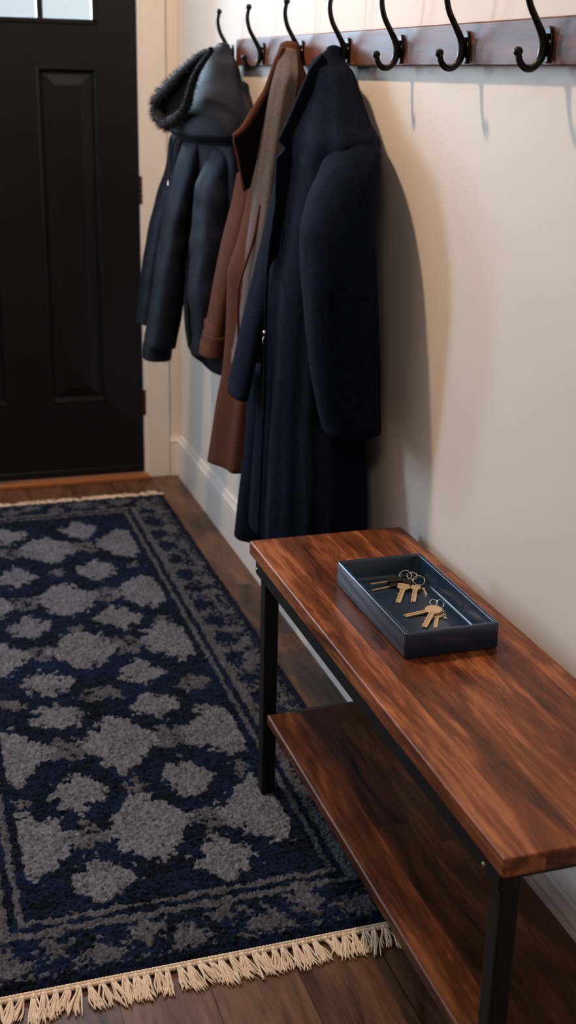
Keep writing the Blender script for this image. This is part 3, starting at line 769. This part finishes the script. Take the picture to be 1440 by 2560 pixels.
# bound ends: a twisted cord, then tassels
for end, y0, sg, cnt, ln in (('n', RY0, -1, 48, .058), ('f', RY1, 1, 38, .042)):
    mb = MB()
    nb = 150
    for k in range(nb):
        x = RX0 + (RX1 - RX0) * (k + .5) / nb
        for q in range(2):
            c = Vector((x + q * .003, y0 + sg * (.003 + q * .0062), .0075 - q * .001))
            mb.tube([c + Vector((-.0034, -sg * .0018, -.0008)), c, c + Vector((.0034, sg * .0018, .0008))], [.0030, .0045, .0030], 7)
    mb.build('binding_cord', M['cotton'], rug, smooth=True)
    lean = 0
    for k in range(cnt):
        x = RX0 + .008 + (RX1 - RX0 - .016) * (k + .5) / cnt + random.uniform(-.002, .002)
        lean = lean * .7 + random.gauss(0, .011)
        mb = MB()
        L0 = ln * random.uniform(.8, 1.12)
        for s in range(13 if end == 'n' else 8):
            sx = random.gauss(0, .0042); dx = lean + random.gauss(0, .0042); L = L0 * random.uniform(.84, 1.08)
            wv = random.uniform(-.003, .003); hz = random.uniform(.003, .0085)
            st_ = Vector((x + sx * .35, y0 + sg * .009, .0065 + random.uniform(-.0015, .0015)))
            pts = spline([st_, (x + sx * .8 + dx * .2, y0 + sg * (.009 + L * .3), hz + .001), (x + sx * 1.3 + dx * .6 + wv, y0 + sg * (.009 + L * .65), hz * .8), (x + sx * 1.7 + dx - wv, y0 + sg * (.009 + L), .0022 + random.uniform(0, .002))], 9)
            mb.tube(pts, [.0020] * 3 + [.0018] * 4 + [.0016, .0014, .0008], 6)
        mb.tube([(x, y0 + sg * .007, .0065), (x + lean * .1, y0 + sg * .016, .0062)], [.0048, .0038], 8)
        mb.build('tassel', M['cotton'], rug, smooth=True)

# ------------------------------------------------------------------ light
def lamp(name, kind, loc, energy, color, size=.1, target=None):
    l = bpy.data.lights.new(name, kind); l.energy = energy; l.color = color
    o = bpy.data.objects.new(name, l); COL.objects.link(o); o.location = loc
    if kind == 'AREA': l.shape = 'DISK'; l.size = size
    else: l.shadow_soft_size = size
    if target is not None:
        o.rotation_euler = (Vector(target) - Vector(loc)).to_track_quat('-Z', 'Y').to_euler()
    return o
dl = lamp('ceiling_downlight', 'SPOT', (-1.0, 2.74, 3.02), 172, (1.0, .66, .42), .065, (-1.0, 2.74, 0))
dl.data.spot_size = math.radians(165); dl.data.spot_blend = .35
# daylight: the bright overcast sky patch beyond the door's panes
sky = lamp('daylight', 'AREA', (-.70, 7.6, 2.65), 1800, (.57, .78, 1.0), 2.2)
sky.data.shape = 'RECTANGLE'; sky.data.size = 3.0; sky.data.size_y = 3.0
sky.rotation_euler = (math.radians(-90), 0, 0)
# daylight entering by the tall window left of the door
sw = lamp('window_daylight', 'AREA', (-2.7, D - .15, 1.75), 45, (.57, .78, 1.0), .4)
sw.data.shape = 'RECTANGLE'; sw.data.size = .40; sw.data.size_y = 1.25
sw.rotation_euler = (math.radians(-90), 0, math.radians(20))
s2 = lamp('tray_rim_light', 'AREA', (-1.425, D - .035, 1.50), 20, (.57, .78, 1.0), .25)  # added light at the unseen second window, for highlights on the tray rim
s2.data.shape = 'RECTANGLE'; s2.data.size = .25; s2.data.size_y = 1.2
s2.rotation_euler = (math.radians(-90), 0, 0)
# added soft fill from behind the camera, lifts the shadows on the wall
lamp('fill_light', 'AREA', (-1.7, -.9, 2.95), 22, (1.0, .80, .62), .7, (-.6, 2.0, .6))
w = bpy.data.worlds.new('World'); sc.world = w; w.use_nodes = True
w.node_tree.nodes['Background'].inputs[0].default_value = (.80, .93, 1, 1); w.node_tree.nodes['Background'].inputs[1].default_value = 1.0

# ------------------------------------------------------------------ camera
cam = bpy.data.cameras.new('Camera'); co = bpy.data.objects.new('Camera', cam); COL.objects.link(co)
r = Vector((.95185613, -.30576586, .02184369)); u = Vector((.08339059, .32684904, .94139031)); f = Vector((.2949846, .89424658, -.33661125))
co.matrix_world = Matrix(((r.x, u.x, -f.x, -1.0061), (r.y, u.y, -f.y, 0), (r.z, u.z, -f.z, 1.45), (0, 0, 0, 1)))
cam.sensor_fit = 'HORIZONTAL'; cam.sensor_width = 36; cam.lens = 3054.05 / 1440 * 36
cam.clip_start = .05
cam.dof.use_dof = True; cam.dof.focus_distance = 2.12; cam.dof.aperture_fstop = 8
sc.camera = co

vs_ = sc.view_settings
sc.display_settings.display_device = 'sRGB'
vs_.view_transform = 'Standard'; vs_.look = 'None'; vs_.exposure = -.19; vs_.gamma = 1; vs_.use_curve_mapping = False
try:
    sc.cycles.use_denoising = True; sc.cycles.denoiser = 'OPENIMAGEDENOISE'
    sc.cycles.sample_clamp_indirect = 8
except Exception:
    pass
